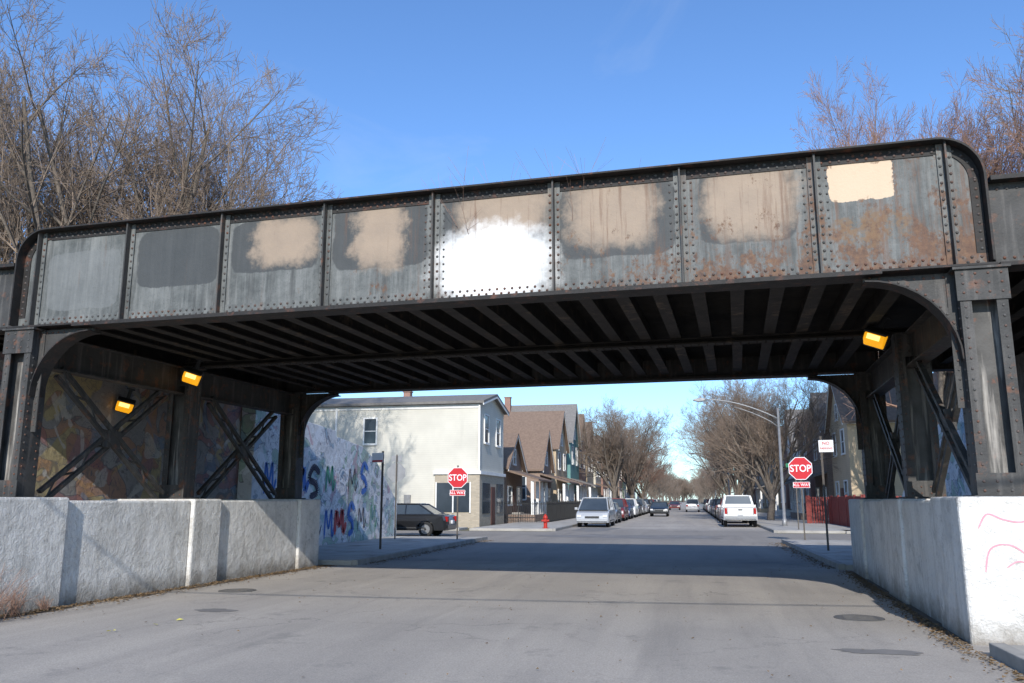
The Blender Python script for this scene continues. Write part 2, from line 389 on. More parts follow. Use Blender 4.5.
def column(x,y,big,sgn,mats):
    b=MB(); z0=1.62 ; z1=4.47
    w=.27; d=.2
    b.box(x-w,x-w+.022,y-d,y+d,z0,z1); b.box(x+w-.022,x+w,y-d,y+d,z0,z1)
    b.box(x-w+.0225,x-w+.13,y-d,y-d+.016,z0,z1); b.box(x+w-.13,x+w-.0225,y-d,y-d+.016,z0,z1)
    b.box(x-w+.0225,x-w+.13,y+d-.016,y+d,z0,z1); b.box(x+w-.13,x+w-.0225,y+d-.016,y+d,z0,z1)
    b.box(x-w+.023,x+w-.023,y-.012,y+.012,z0,z1,2)
    b.box(x-w-.08,x+w+.08,y-d-.08,y+d+.08,z0-.02,z0+.035); b.box(x-w-.03,x+w+.03,y-d-.018,y-d-.001,z0+.036,z0+.30)
    b.box(x-w-.03,x+w+.03,y-d-.018,y-d-.001,z1-.42,z1)
    b.box(x-w-.06,x+w+.06,y-d-.05,y+d+.05,z1-.02,z1+.012)
    for zz in (z0+.09,z0+.2,z1-.08,z1-.2,z1-.32):
        for k in range(4): b.rivet((x-w+.05+k*(2*w-.1)/3,y-d-.018,zz),(0,-1,0),.02,1)
    zz=z0+.4
    while zz<z1-.48:
        b.rivet((x-w+.06,y-d,zz),(0,-1,0),.02,1); b.rivet((x+w-.06,y-d,zz),(0,-1,0),.02,1)
        b.rivet((x-sgn*w,y-d+.07,zz),(-sgn,0,0),.02,1); b.rivet((x-sgn*w,y+d-.07,zz),(-sgn,0,0),.02,1); zz+=.13
    b.obj('column',mats,bridge)
CXR,CXL=7.44,-7.35
def bracket(x,y,sgn):
    r=1.08; xf=x-sgn*.27; zt=4.465
    cx=xf-sgn*r; cz=zt-r-.06
    a=[(cx+sgn*r*math.sin(R(t)),cz+r*math.cos(R(t))) for t in range(0,91,9)]
    poly=[(cx,zt)]+a+[(xf,zt)]
    b=MB(); b.prism(poly,'y',y-.014,y+.014,0)
    vs=[];k=len(a)
    for i,p in enumerate(a):
        n=Vector((cx-p[0],cz-p[1])).normalized()
        q_=(p[0]+n.x*.02,p[1]+n.y*.02)
        vs+=[(p[0],y-.16,p[1]),(p[0],y+.16,p[1]),(q_[0],y+.16,q_[1]),(q_[0],y-.16,q_[1])]
    fs=[(3,2,1,0),(4*k-4,4*k-3,4*k-2,4*k-1)]
    for i in range(k-1):
        for j in range(4): fs.append((4*i+j,4*i+(j+1)%4,4*i+4+(j+1)%4,4*i+4+j))
    b.add(vs,fs,2)
    a2=[(cx+sgn*(r+.11)*math.sin(R(t)),cz+(r+.11)*math.cos(R(t))) for t in range(86,5,-8)]
    a2=[(min(p[0],xf) if sgn>0 else max(p[0],xf),min(p[1],zt)) for p in a2]
    b.prism(a+a2,'y',y-.030,y-.0145,0)
    b.box(*sorted((xf-sgn*.1,xf)),y-.032,y-.0145,cz-.6,zt-.002,0)
    for t in range(4,88,6): b.rivet((cx+sgn*(r+.055)*math.sin(R(t)),y-.03,cz+(r+.055)*math.cos(R(t))),(0,-1,0),.02,1)
    for k in range(9): b.rivet((xf-sgn*.05,y-.032,cz-.5+k*.12+.02),(0,-1,0),.02,1)
    for k in range(8): b.rivet((xf-sgn*(.12+k*.115),y-.014,zt-.05),(0,-1,0),.02,1)
    b.obj('knee_bracket',[M_steel,M_rivet,M_flange],bridge)
for y in (0.0,4.3,WD):
    column(CXR,y,y==0,1,[M_steel,M_rivet,M_steelw]); column(CXL,y,y==0,-1,[M_steel,M_rivet,M_steelw])
for y in (0.0,WD): bracket(CXR,y,1); bracket(CXL,y,-1)
for cx,s in ((CXR,1),(CXL,-1)):
    b=MB(); b.box(cx-.012,cx+.012,.25,WD-.25,3.9,4.44); b.box(cx-.14,cx+.14,.25,WD-.25,4.44,4.463); b.box(cx-.14,cx+.14,.25,WD-.25,3.875,3.9)
    b.obj('bent_cap',[M_steel],bridge)
    b=MB()
    for (y0,y1) in ((.35,4.0),(4.6,8.7)):
        ym=(y0+y1)/2; hy=1.5
        for d,off in ((1,-.05),(-1,.05)):
            p0=Vector((cx+off,ym-d*hy,1.66)); p1=Vector((cx+off,ym+d*hy,3.86))
            dr=(p1-p0).normalized(); pn=Vector((0,-dr.z,dr.y))
            for k in (-1,1):
                c0=p0+pn*.10*k; c1=p1+pn*.10*k
                vs=[]
                for c in (c0,c1):
                    for (a_,b_) in ((-.04,-.035),(.04,-.035),(.04,.035),(-.04,.035)): vs.append(c+Vector((a_,0,0))+pn*b_)
                b.add(vs,[(3,2,1,0),(4,5,6,7),(0,1,5,4),(1,2,6,5),(2,3,7,6),(3,0,4,7)])
            L=(p1-p0).length; nb=8
            for i in range(nb):
                t0=L*(i+.1)/nb; t1=L*(i+.9)/nb
                sg=1 if i%2 else -1
                b.tube([p0+dr*t0+pn*.09*sg,p0+dr*t1-pn*.09*sg],.022,4)
        b.box(cx-.07,cx+.07,ym-.18,ym+.18,2.6,2.92)
    b.obj('cross_bracing',[M_steel],bridge)
M_yel=mat('amber_lens',(.95,.38,.02),(.9,.62,.05),9,.3,.1)
pn=M_yel.node_tree.nodes['Principled BSDF']; pn.inputs['Emission Color'].default_value=(1,.42,.01,1); pn.inputs['Emission Strength'].default_value=.8
M_bulb=mat('lamp_glow',(.95,.75,.2),(.95,.8,.3),9,.3,0)
pn=M_bulb.node_tree.nodes['Principled BSDF']; pn.inputs['Emission Color'].default_value=(1,.78,.22,1); pn.inputs['Emission Strength'].default_value=1.6
M_grey=mat('galvanised_grey',(.3,.3,.3),(.22,.22,.22),5,.5,.05,metal=.4)
M_dk=mat('dark_metal',(.03,.03,.03),(.05,.05,.05),5,.5,.05)
def lamp(lx,ly,z,tz,tilt):
    # wall pack: dark back box and hood, prismatic amber lens leaning forward and down
    e=empty('underpass_lamp')
    e.matrix_world=Matrix.Translation(BO)@Matrix.Rotation(BR,4,'Z')@Matrix.Translation((lx,ly,z))@Matrix.Rotation(tz,4,'Z')@Matrix.Rotation(tilt,4,'Y')
    b=MB(); b.prism([(.16,.17),(-.02,.19),(-.16,.10),(-.16,.06),(.03,.12),(.03,-.15),(.16,-.15)],'x',-.19,.19,0)
    b.box(-.04,.04,.05,.11,.18,.42,0); b.box(-.09,.09,.02,.14,.40,.43,0)
    b.obj('housing',[M_dk],e,bevel=.008)
    b=MB(); b.prism([(.028,.115),(-.14,.055),(-.12,-.06),(.028,-.15)],'x',-.175,.175,0); b.obj('lens',[M_yel],e,bevel=.02)
    b=MB(); b.prism([(-.1435,.045),(-.142,.05),(-.128,-.035),(-.1295,-.04)],'x',-.12,.10,0); b.obj('bulb_glow',[M_bulb],e)
lamp(-6.98,4.0,4.22,R(28),R(18)); lamp(-9.15,4.6,3.72,R(38),R(14)); lamp(6.80,3.8,4.34,R(-22),R(24))

def pierwall(face,s,segs,top=1.62,back=1.9):
    e=empty('concrete_wall',BO,BR); b=MB()
    for (y0,y1,pr,dz) in segs:
        xf=face+s*pr; xb=face-s*back
        x0,x1=sorted((xf,xb)); b.box(x0,x1,y0,y1,-.1,top+dz)
    b.obj('wall_blocks',[M_wall],e,bevel=.035)
    return e
wlft=pierwall(-5.72,1,[(-3.2,-.55,.07,.02),(-.548,2.55,0,-.03),(2.552,3.45,.07,.0),(3.452,6.6,0,-.03),(6.602,7.6,.07,.0),(7.602,9.35,-.95,.0)],back=2.1)
wr=pierwall(6.86,-1,[(-.65,.8,.05,.02),(.802,3.1,0,-.02),(3.102,4.7,.05,.0),(4.702,7.4,0,-.03),(7.402,9.3,.05,.0)],back=1.5)
b=MB(); b.box(8.365,9.3,-.64,.6,-.1,1.63); b.obj('wall_return',[M_wall],wr,bevel=.03)
M_pink=mat('pink_spray_paint',(.60,.25,.30),(.68,.36,.40),8,.8,0)
def ribbon(pts,w,y,name,par,m,plane='x'):
    b=MB(); P=[Vector((p[0],0,p[1])) for p in pts]
    Q=[]
    for i in range(len(P)-1):
        a=P[max(i-1,0)];p=P[i];q_=P[i+1];d=P[min(i+2,len(P)-1)]
        for k in range(6):
            t=k/6; Q.append(.5*((2*p)+(q_-a)*t+(2*a-5*p+4*q_-d)*t*t+(3*p-a-3*q_+d)*t**3))
    Q.append(P[-1])
    for i in range(len(Q)-1):
        d=(Q[i+1]-Q[i]).normalized(); n=Vector((-d.z,0,d.x))*w/2*(1 if 0<i<len(Q)-2 else .6)
        pts4=[Q[i]+n,Q[i]-n,Q[i+1]-n,Q[i+1]+n]
        if plane=='y': pts4=[(y,p.x,p.z) for p in pts4]
        b.add(pts4,[(0,1,2,3)])
    o=b.obj(name,[m],par)
    if plane=='x': o.location=(0,y,0)
    return o
ribbon([(7.0,1.28),(7.1,1.44),(7.27,1.38),(7.47,1.36),(7.7,1.5)],.02,-.656,'spray_line',wr,M_pink)
ribbon([(7.03,.8),(7.1,1.05),(7.3,1.1),(7.5,.95),(7.55,.75),(7.45,.6)],.018,-.656,'spray_line_b',wr,M_pink)
ribbon([(7.25,.85),(7.4,.92),(7.65,.8)],.016,-.656,'spray_line_c',wr,M_pink)

eb=empty('bridge_abutment',BO,BR); b=MB()
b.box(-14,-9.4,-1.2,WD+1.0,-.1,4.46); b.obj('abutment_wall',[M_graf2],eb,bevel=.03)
b=MB(); b.box(-22,-9.4,-1.6,-1.21,-.1,4.3); b.obj('wing_wall',[M_wall],eb)
eb2=empty('bridge_abutment',BO,BR); b=MB()
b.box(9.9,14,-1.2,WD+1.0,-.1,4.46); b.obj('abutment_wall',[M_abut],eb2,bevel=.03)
def retwall(x,th,prof,name='graffiti_wall'):
    b=MB(); poly=[(prof[0][0],-.1)]+prof+[(prof[-1][0],-.1)]
    b.prism(poly,'x',x-th,x); return b.obj(name,[M_graf],bevel=.02)
retwall(-12.15,.45,[(21.7,4.6),(24.5,4.35),(24.51,4.15),(27.3,4.0),(27.31,3.8),(29.8,3.6),(31.3,3.1),(32.4,2.4),(33.5,1.7),(33.8,1.5)])
M_ink=mat('dark_spray_paint',(.03,.03,.05),(.05,.05,.08),4,.7,0); M_blu=mat('blue_spray_paint',(.06,.14,.42),(.08,.2,.5),4,.7,0); M_rds=mat('red_spray_paint',(.42,.06,.07),(.5,.1,.08),4,.7,0)
M_grn=mat('green_spray_paint',(.08,.26,.18),(.10,.32,.22),4,.7,0); M_spw=mat('white_spray_paint',(.8,.8,.8),(.7,.7,.72),4,.7,0)
eg=empty('graffiti_tag')
rr=random.Random(21)
for k in range(20):
    row=k%2; y0=22.3+(k//2)*1.05+rr.uniform(-.15,.15); zb_=(.3 if row==0 else 1.65)+rr.uniform(0,.25); h=rr.uniform(.7,1.1); w=rr.uniform(.5,.85)
    if row and y0>30: continue
    mm=(M_ink,M_blu,M_grn,M_rds,M_spw,M_blu,M_ink)[k%7]
    if rr.random()<.5: pts=[(y0,zb_),(y0+w*.1,zb_+h),(y0+w*.45,zb_+h*.35),(y0+w*.75,zb_+h*1.02),(y0+w*.9,zb_+.05),(y0+w*1.2,zb_+h*.5)]
    else: pts=[(y0+w,zb_+h*.8),(y0+w*.4,zb_+h),(y0,zb_+h*.6),(y0+w*.6,zb_+h*.45),(y0+w*.8,zb_+h*.15),(y0+w*.1,zb_)]
    ww=rr.choice((.06,.12,.22))
    ribbon(pts,ww,-12.146+.001*k,'stroke',eg,mm,'y')
retwall(7.7,.45,[(21.5,4.5),(25,4.2),(29,3.2),(32,1.6)])
def embank(xa,xb,name='embankment'):
    b=MB(); prof=[(10.4,0),(12.5,4.4),(21.6,4.4),(29,0.02)]
    b.prism(prof,'x',xa,xb); b.obj(name,[M_grass])
embank(-70,-17.6); embank(10.6,70)
b=MB(); b.prism([(21.9,0),(21.9,4.1),(26,3.4),(30,1.9),(32.8,.1)],'x',-20,-12.7); b.obj('embankment',[M_dirt])

# ------------------------------------------------------------ trees
def tree_mesh(name,seed,H=12,trunk=2.5,r0=.28,spread=1.0,levels=5,nl=6,up=.12,fine=1.0,rmin=.0055):
    rnd=random.Random(seed); segs=[]
    def perp(d):
        a=Vector((rnd.gauss(0,1),rnd.gauss(0,1),rnd.gauss(0,1))); a-=d*a.dot(d); return a.normalized()
    def branch(p,d,L,r,lv):
        k=max(2,int(6-lv)); pts=[(p.copy(),r)]; cur=p.copy(); dd=d.copy()
        rend=r*(.30 if lv>0 else .7)
        dirs=[]
        for i in range(k):
            dd=(dd+perp(dd)*rnd.uniform(.04,.18)+Vector((0,0,up*(1 if lv<4 else .5)))).normalized()
            cur=cur+dd*L/k; rr=r+(rend-r)*(i+1)/k; pts.append((cur.copy(),rr)); dirs.append(dd.copy())
        for i in range(k): segs.append((pts[i][0],pts[i+1][0],pts[i][1],pts[i+1][1],lv))
        if lv>=levels: return
        if lv==0: n=nl; lo=.5
        else: n=int([0,8,7,6,5,4][lv]*fine+rnd.random()); lo=.18
        for j in range(n):
            t=lo+(1-lo)*(j+rnd.random()*.8)/n; t=min(t,.999)
            i=min(int(t*k),k-1); ft=t*k-i
            q_=pts[i][0].lerp(pts[i+1][0],ft); rq=pts[i][1]+(pts[i+1][1]-pts[i][1])*ft
            ang=R(rnd.uniform(22,48)*spread) if lv else R(rnd.uniform(8,44)*spread)
            nd=(dirs[i]*math.cos(ang)+perp(dirs[i])*math.sin(ang)).normalized()
            if lv==0:
                az=2*math.pi*(j+rnd.random()*.5)/n
                nd=Vector((math.cos(az)*math.sin(ang),math.sin(az)*math.sin(ang),math.cos(ang)))
                LL=(H-trunk)*rnd.uniform(.6,.85)
            else: LL=L*rnd.uniform(.42,.66)*(1.1-.42*t)
            branch(q_,nd,LL,max(rq*(.62 if lv else .6),.0045),lv+1)
    branch(Vector((0,0,-.1)),Vector((0,0,1)),trunk,r0,0)
    V=[];F=[];Mi=[]
    for (a,c,ra,rc,lv) in segs:
        n=8 if lv==0 else (6 if lv==1 else (4 if lv==2 else 3))
        d=(c-a)
        if d.length<1e-5: continue
        d.normalize(); x=Vector((0,0,1)) if abs(d.z)<.9 else Vector((1,0,0))
        u=d.cross(x).normalized(); w=d.cross(u); o=len(V)
        for P,rr in ((a,max(ra,rmin)),(c,max(rc,rmin*.8))):
            for j in range(n):
                t=2*math.pi*j/n; V.append(tuple(P+(u*math.cos(t)+w*math.sin(t))*rr))
        for j in range(n): F.append((o+j,o+(j+1)%n,o+n+(j+1)%n,o+n+j)); Mi.append(0 if lv<3 else 1)
    me=bpy.data.meshes.new(name); me.from_pydata(V,[],F)
    me.polygons.foreach_set('material_index',Mi); me.polygons.foreach_set('use_smooth',[True]*len(F)); me.update()
    me['top']=max(v[2] for v in V)
    return me
M_bark=mat('tree_bark',(.19,.155,.125),(.12,.10,.08),6,.9,.5,bs=20)
M_twig=mat('tree_twigs',(.29,.22,.165),(.20,.15,.115),1,.9,0)
M_twigr=mat('tree_twigs_reddish',(.32,.19,.135),(.22,.135,.10),1,.9,0)
meshes=[]
for i,(s,H,tr,sp,up,nl) in enumerate(((11,13,2.6,1.15,.09,9),(64,13,2.6,1.1,.10,9),(35,12,3.0,1.1,.06,8))):
    me=tree_mesh('bare_tree_mesh',s,H,tr,.30,sp,5,nl,up,1.08); me.materials.append(M_bark); me.materials.append(M_twig if i!=1 else M_twigr); meshes.append(me)
low=tree_mesh('distant_tree_mesh',51,10,2.5,.22,1.1,4,7,.1,1.0,.012); low.materials.append(M_bark); low.materials.append(M_twig)
def tree(me,x,y,s,rz,z=0,sz=None,top=None):
    if top: sz=top/me['top']
    o=bpy.data.objects.new('bare_tree',me); COL.objects.link(o); o.location=(x,y,z); o.scale=(s,s,sz or s); o.rotation_euler=(0,0,rz); return o
tree(meshes[0],-22.2,28,1.4,.3,top=21.5); tree(meshes[2],-20.8,31,1.15,2.0,top=18.5); tree(meshes[0],-29,30,1.45,4.0,top=22)
tree(meshes[1],17.0,44,1.35,1.0,top=26.5); tree(meshes[0],22.5,42,1.4,3.0,top=25); tree(meshes[1],12.6,47.8,1.2,4.1,top=28.5)
tree(meshes[2],-7.9,92,1.1,.5); tree(meshes[0],-8.1,120,1.2,1.5); tree(meshes[1],-8.1,150,1.1,2.5)
tree(meshes[0],5.8,66,.95,2.2); tree(meshes[2],5.6,80,1.1,.2); tree(meshes[0],5.6,104,1.15,5.); tree(meshes[0],5.6,130,1.2,.8)
e=empty('distant_trees')
rr=random.Random(9)
for i in range(40):
    y=165+i*10; sd=-1 if i%2 else 1
    o=bpy.data.objects.new('tree_far',low); COL.objects.link(o); o.parent=e
    o.location=((-8.5 if sd<0 else 5.6)+rr.uniform(-.8,.8)+ (rr.uniform(-30,-10) if rr.random()<.3 and sd<0 else 0),y,0); s=rr.uniform(.8,1.25); o.scale=(s,s,s); o.rotation_euler=(0,0,rr.uniform(0,6))
for i in range(34):
    o=bpy.data.objects.new('tree_far',low); COL.objects.link(o); o.parent=e
    o.location=(rr.uniform(-90,90) if i<20 else rr.uniform(-9,7),rr.uniform(560,700),0); s=rr.uniform(1.2,2); o.scale=(s,s,s)

# ------------------------------------------------------------ houses
M_glass=mat('window_glass',(.03,.04,.05),(.06,.075,.09),.6,.08,0,spec=.6)
M_white=mat('white_trim',(.75,.74,.71),(.65,.64,.61),3,.6,.05)
def siding(name,c,pitch=.13,brick=False):
    m,t,b,tc=newmat(name); o=tc.outputs['Object']
    sx=t.n.new('ShaderNodeSeparateXYZ'); t.l.new(o,sx.inputs[0])
    col=t.mix(t.ramp(t.noise(o,.8,5).outputs[0],.3,.7),c,tuple(x*.85 for x in c))
    if brick:
        cx=t.n.new('ShaderNodeCombineXYZ'); t.l.new(t.math('ADD',sx.outputs[0],sx.outputs[1]),cx.inputs[0]); t.l.new(sx.outputs[2],cx.inputs[1])
        bt=t.n.new('ShaderNodeTexBrick'); t.l.new(cx.outputs[0],bt.inputs['Vector']); bt.inputs['Scale'].default_value=1
        bt.inputs['Brick Width'].default_value=.22; bt.inputs['Row Height'].default_value=.075; bt.inputs['Mortar Size'].default_value=.01
        bt.inputs['Color1'].default_value=(*c,1); bt.inputs['Color2'].default_value=(c[0]*.7,c[1]*.7,c[2]*.7,1); bt.inputs['Mortar'].default_value=(.3,.28,.25,1)
        col=t.mix(.8,col,bt.outputs['Color'])
    else:
        fr=t.math('FRACT',t.math('DIVIDE',sx.outputs[2],pitch))
        col=t.mix(t.ramp(fr,.86,.95,0,.35),col,tuple(x*.5 for x in c))
        t.put(b.inputs['Normal'],t.bump(fr,.4,.02))
    col=t.mix(t.ramp(t.noise(t.mapping(o,(2,2,.3)),1,5).outputs[0],.6,.8,0,.3),col,tuple(x*.55 for x in c))
    t.put(b.inputs['Base Color'],col); b.inputs['Roughness'].default_value=.8; return m
M_roofg=mat('asphalt_shingles',(.21,.195,.18),(.15,.14,.13),6,.9,.3,bs=20)
M_roofb=mat('brown_shingles',(.22,.155,.115),(.15,.105,.08),6,.9,.3,bs=20)
M_stone=siding('tan_stone',(.44,.37,.27),brick=True)
def window(b,face,u,z,w,h,pos,gi=1,ti=0):
    def bx(u0,u1,z0,z1,d0,d1,mi):
        if face=='x': b.box(pos+d0,pos+d1,u0,u1,z0,z1,mi)
        elif face=='y-': b.box(u0,u1,pos-d1,pos-d0,z0,z1,mi)
        else: b.box(u0,u1,pos+d0,pos+d1,z0,z1,mi)
    t=.09
    bx(u-w/2,u+w/2,z,z+h,.004,.02,gi)
    bx(u-w/2-t,u-w/2,z-t,z+h+t,.003,.07,ti); bx(u+w/2,u+w/2+t,z-t,z+h+t,.003,.07,ti)
    bx(u-w/2,u+w/2,z+h,z+h+t,.003,.07,ti); bx(u-w/2-.04,u+w/2+.04,z-t-.03,z-.001,.003,.11,ti)
    bx(u-w/2,u+w/2,z+h*.5-.025,z+h*.5+.025,.021,.045,ti)
def house(name,x,y,rz,W,D,eave,ridge,wm,rm,floors=2,porch=False,sidewin=True,dormer=False,chim=True,base=.0,store=False,wins=None):
    e=empty(name,(x,y,0),rz)
    b=MB(); hw=W/2
    b.prism([(-hw,-.1),(hw,-.1),(hw,eave),(0,ridge),(-hw,eave)],'x',-D,0); b.obj('walls',[wm],e)
    b=MB(); sl=(ridge-eave)/hw; ov=.3
    for s in (-1,1):
        p=[(s*0,ridge+.02),(s*(hw+ov),eave-ov*sl+.02),(s*(hw+ov),eave-ov*sl+.17),(0,ridge+.17)]
        b.prism(p,'x',-D-.3,.35)
    b.obj('roof',[rm],e)
    b=MB()
    for s in (-1,1):
        p=[(0,ridge-.10),(s*(hw+ov),eave-ov*sl-.10),(s*(hw+ov),eave-ov*sl+.018),(0,ridge+.018)]
        b.prism(p,'x',.30,.345)
        b.box(-D,.02,s*(hw+.02)-.02,s*(hw+.02)+.02,eave-.3,eave-.06)
    fh=(eave-base)/floors
    for f in range(floors):
        z=base+f*fh+fh*.38
        if f==0 and porch: continue
        if store and f==0: continue
        for u in (-W*.24,W*.24): window(b,'x',u,z,W*.16,fh*.45,0)
    if ridge-eave>1.6: window(b,'x',0,eave+.3,.8,1.0,0)
    if sidewin and wins is None:
        for f in range(floors):
            z=base+f*fh+fh*.4
            for k in range(int(D/3.2)):
                xx=-1.6-k*3.2
                window(b,'y-',xx,z,.8,fh*.42,-hw); window(b,'y+',xx,z,.8,fh*.42,hw)
    if wins:
        for (xx,z,w,h) in wins: window(b,'y-',xx,z,w,h,-hw)
    if not store:
        b.box(.004,.06,-.5,.5,base+.3,base+2.4,2); 
        for k in range(4): b.box(.0,1.5-k*.3,-.75,.75,k*.18-.05 if k else -.05,(k+1)*.18,3)
    b.obj('windows_and_trim',[M_white,M_glass,M_door,M_side],e)
    if porch:
        b=MB(); 
        b.box(.01,2.1,-hw+.1,hw-.1,0,.6,1); 
        for u in (-hw+.3,-.9,.9,hw-.3): b.box(1.8,2.0,u-.1,u+.1,.6,2.9,0)
        b.prism([(.01,3.6),(2.4,2.9),(2.4,3.02),(.01,3.75)],'y',-hw-.1,hw+.1,2)
        for k in range(14):
            u=-hw+.3+k*(W-.6)/13; b.box(1.88,1.92,u-.02,u+.02,.6,1.4,0)
        b.box(1.86,1.94,-hw+.3,hw-.3,1.4,1.46,0)
        for u in (-W*.26,W*.26): window(b,'x',u,1.3,W*.2,1.2,0,3,0)
        b.obj('porch',[M_white,wm,rm,M_glass],e)
    if chim:
        b=MB(); b.box(-D*.5-.3,-D*.5+.3,-.9,-.3,eave,ridge+.9); b.box(-D*.5-.36,-D*.5+.36,-.96,-.24,ridge+.9,ridge+1.0); b.obj('chimney',[M_brick],e)
    if dormer:
        b=MB(); b.box(-3.2,-1.2,-1.2,1.2,eave,ridge+.3); b.box(-3.4,-1.0,-1.4,1.4,ridge+.3,ridge+.45,1); window(b,'x',0,ridge-.9,1.2,.9,-1.2,2,3)
        b.obj('dormer',[wm,rm,M_glass,M_white],e)
    return e
M_door=mat('painted_door',(.12,.05,.04),(.09,.04,.03),3,.5,.05)
M_brick=siding('red_brick',(.30,.13,.085),brick=True); M_brickb=siding('brown_brick',(.27,.165,.11),brick=True)
S_corner=siding('pale_siding',(.62,.59,.51)); S_cream=siding('cream_siding',(.66,.60,.47)); S_white=siding('white_siding',(.72,.70,.66)); S_teal=siding('teal_siding',(.15,.30,.28))
S_blue=siding('blue_grey_siding',(.38,.42,.44)); S_tan=siding('tan_siding',(.52,.40,.26)); S_grey=siding('grey_siding',(.47,.45,.41)); S_green=siding('green_siding',(.24,.33,.22))
h=house('corner_house',-12.2,51.3,0,6.6,19,7.35,8.1,S_corner,M_roofg,2,store=True,chim=False,wins=[(-6.9,5.0,.75,1.5),(-14.5,5.0,.75,1.5),(-11.5,1.6,.8,1.1)])
b=MB()
b.box(-2.7,.06,-3.36,-3.303,0,3.1,0); b.box(.003,.06,-3.302,3.3,0,3.1,0)
b.box(-2.6,-.5,-3.40,-3.362,.9,2.6,1)
b.box(.062,.10,-2.8,-.8,.8,2.6,1); b.box(.062,.10,.9,2.8,.8,2.6,1); b.box(.062,.10,-.5,.5,.1,2.4,2)
b.box(-2.8,.16,-3.46,3.36,3.102,3.3,3)
for u in (-2.6,-1.55,-.5): b.box(u-.04,u+.04,-3.43,-3.401,.85,2.65,3)
b.box(-9.2,-9.08,-3.40,-3.31,.2,7.2,3); b.box(-4.6,-4.2,-3.42,-3.31,1.2,1.9,4); b.box(-.02,.08,-3.42,-3.37,3.3,7.2,3)
b.obj('shopfront',[M_stone,M_glass,M_door,M_white,M_grey],h)
house('brick_bungalow',-12.6,60.0,0,6.2,9,3.9,6.3,M_brickb,M_roofb,1,porch=True)
house('white_house',-17.5,68,0,9,12,9.0,9.8,S_white,M_roofg,3,dormer=True)
house('brick_house',-11.8,69.2,0,5.6,5,4.2,7.3,M_brickb,M_roofb,1,porch=True,chim=False)
house('tan_house',-11.8,78,0,6.5,12,6.4,9.8,S_tan,M_roofb,2,porch=True)
house('teal_house',-11.7,86.5,0,6.4,14,7.6,11.4,S_teal,M_roofg,2,porch=True)
house('brick_house',-12,95,0,6.5,14,7.6,11.2,M_brick,M_roofb,2)
house('tan_house',-12,103,0,6.6,14,7.4,11.0,S_tan,M_roofb,2)
hs=[S_cream,M_brick,S_white,S_tan,M_brickb,S_green,S_cream,S_blue]; hn=['cream_house','brick_house','white_house','tan_house','brick_house','green_house','cream_house','blue_house']
for i in range(9):
    k=i%8; house(hn[k],-12,112+i*9.2,0,6.6,14,6.8+.5*(i%3),10+.5*(i%2),hs[k],M_roofg if i%2 else M_roofb,2,sidewin=i<3,porch=(i%3==0))
rt=[('tan_house',S_tan,6.8,10.0),('brick_house',M_brickb,7,10),('brick_house',M_brick,7.6,9),('white_house',S_white,7,10.6),('brick_house',M_brick,7.4,9),('tan_house',S_tan,7,10.5),('cream_house',S_cream,7,10)]
for i in range(14):
    n,m_,ea,ri=rt[i%7]; house(n,10.2,61+i*9.4,math.pi,6.8,14,ea,ri,m_,M_roofg if i%2 else M_roofb,2,sidewin=i<4,porch=i%2==1)
for i in range(8):
    n,m_,ea,ri=rt[(i*3)%7]; house(n,-34-i*9,50+ (i%3),-math.pi/2,7,12,ea,ri,m_,M_roofb,2,sidewin=i<2)
    if i>0: house(n,24+i*9,56,-math.pi/2,7,12,ea,ri,m_,M_roofg,2,sidewin=False)

M_fence=mat('black_iron',(.02,.02,.02),(.03,.03,.03),5,.5,0)
def picket(name,p0,p1,h,m,sp=.12,w=.012):
    p0=Vector((*p0,0)); p1=Vector((*p1,0)); d=p1-p0; L=d.length; d.normalize(); e=empty(name,p0,math.atan2(d.y,d.x)); b=MB()
    b.box(0,L,-.015,.015,h*.88,h*.88+.04); b.box(0,L,-.015,.015,.2,.24); k=0
    while k*sp<L:
        x=k*sp; ww=w*(2.5 if k%16==0 else 1); b.box(x-ww,x+ww,-.012-ww*.3,.012+ww*.3,.1,h+(.08 if k%16==0 else 0)); k+=1
    b.obj('pickets',[m],e)
picket('iron_fence',(-9.4,55.4),(-9.4,76),1.5,M_fence); picket('iron_fence',(-9.4,55.4),(-12.3,55.4),1.5,M_fence)
M_redf=mat('red_painted_wood',(.24,.045,.035),(.16,.035,.03),4,.7,.1)
picket('red_fence',(8.7,46),(20,46),1.8,M_redf,.16,.06); picket('red_fence',(8.7,46),(8.7,57),1.8,M_redf,.16,.06); picket('red_fence',(7.4,57.2),(14,57.2),1.8,M_redf,.16,.05)

# ------------------------------------------------------------ cars
M_tyre=mat('tyre_rubber',(.02,.02,.02),(.03,.03,.03),10,.85,.1); M_rim=mat('alloy',(.4,.4,.4),(.3,.3,.3),10,.35,0,metal=.7)
M_red=mat('tail_lamp',(.35,.01,.01),(.3,.01,.01),5,.25,0); M_head=mat('head_lamp',(.7,.72,.75),(.6,.6,.6),5,.15,0,spec=.7); M_plate=mat('number_plate',(.6,.6,.62),(.5,.5,.5),5,.5,0)
def paint(name,c):
    m=mat(name,c,tuple(x*.92 for x in c),2,.28,0,spec=.6); m.node_tree.nodes['Principled BSDF'].inputs['Coat Weight'].default_value=.6
    return m
P=dict(black=paint('black_car_paint',(.008,.008,.009)),silver=paint('silver_car_paint',(.40,.41,.42)),white=paint('white_car_paint',(.72,.71,.69)),
 red=paint('maroon_car_paint',(.16,.02,.02)),blue=paint('navy_car_paint',(.03,.05,.11)),grey=paint('grey_car_paint',(.15,.15,.15)),green=paint('green_car_paint',(.04,.09,.06)),beige=paint('beige_car_paint',(.4,.36,.28)))
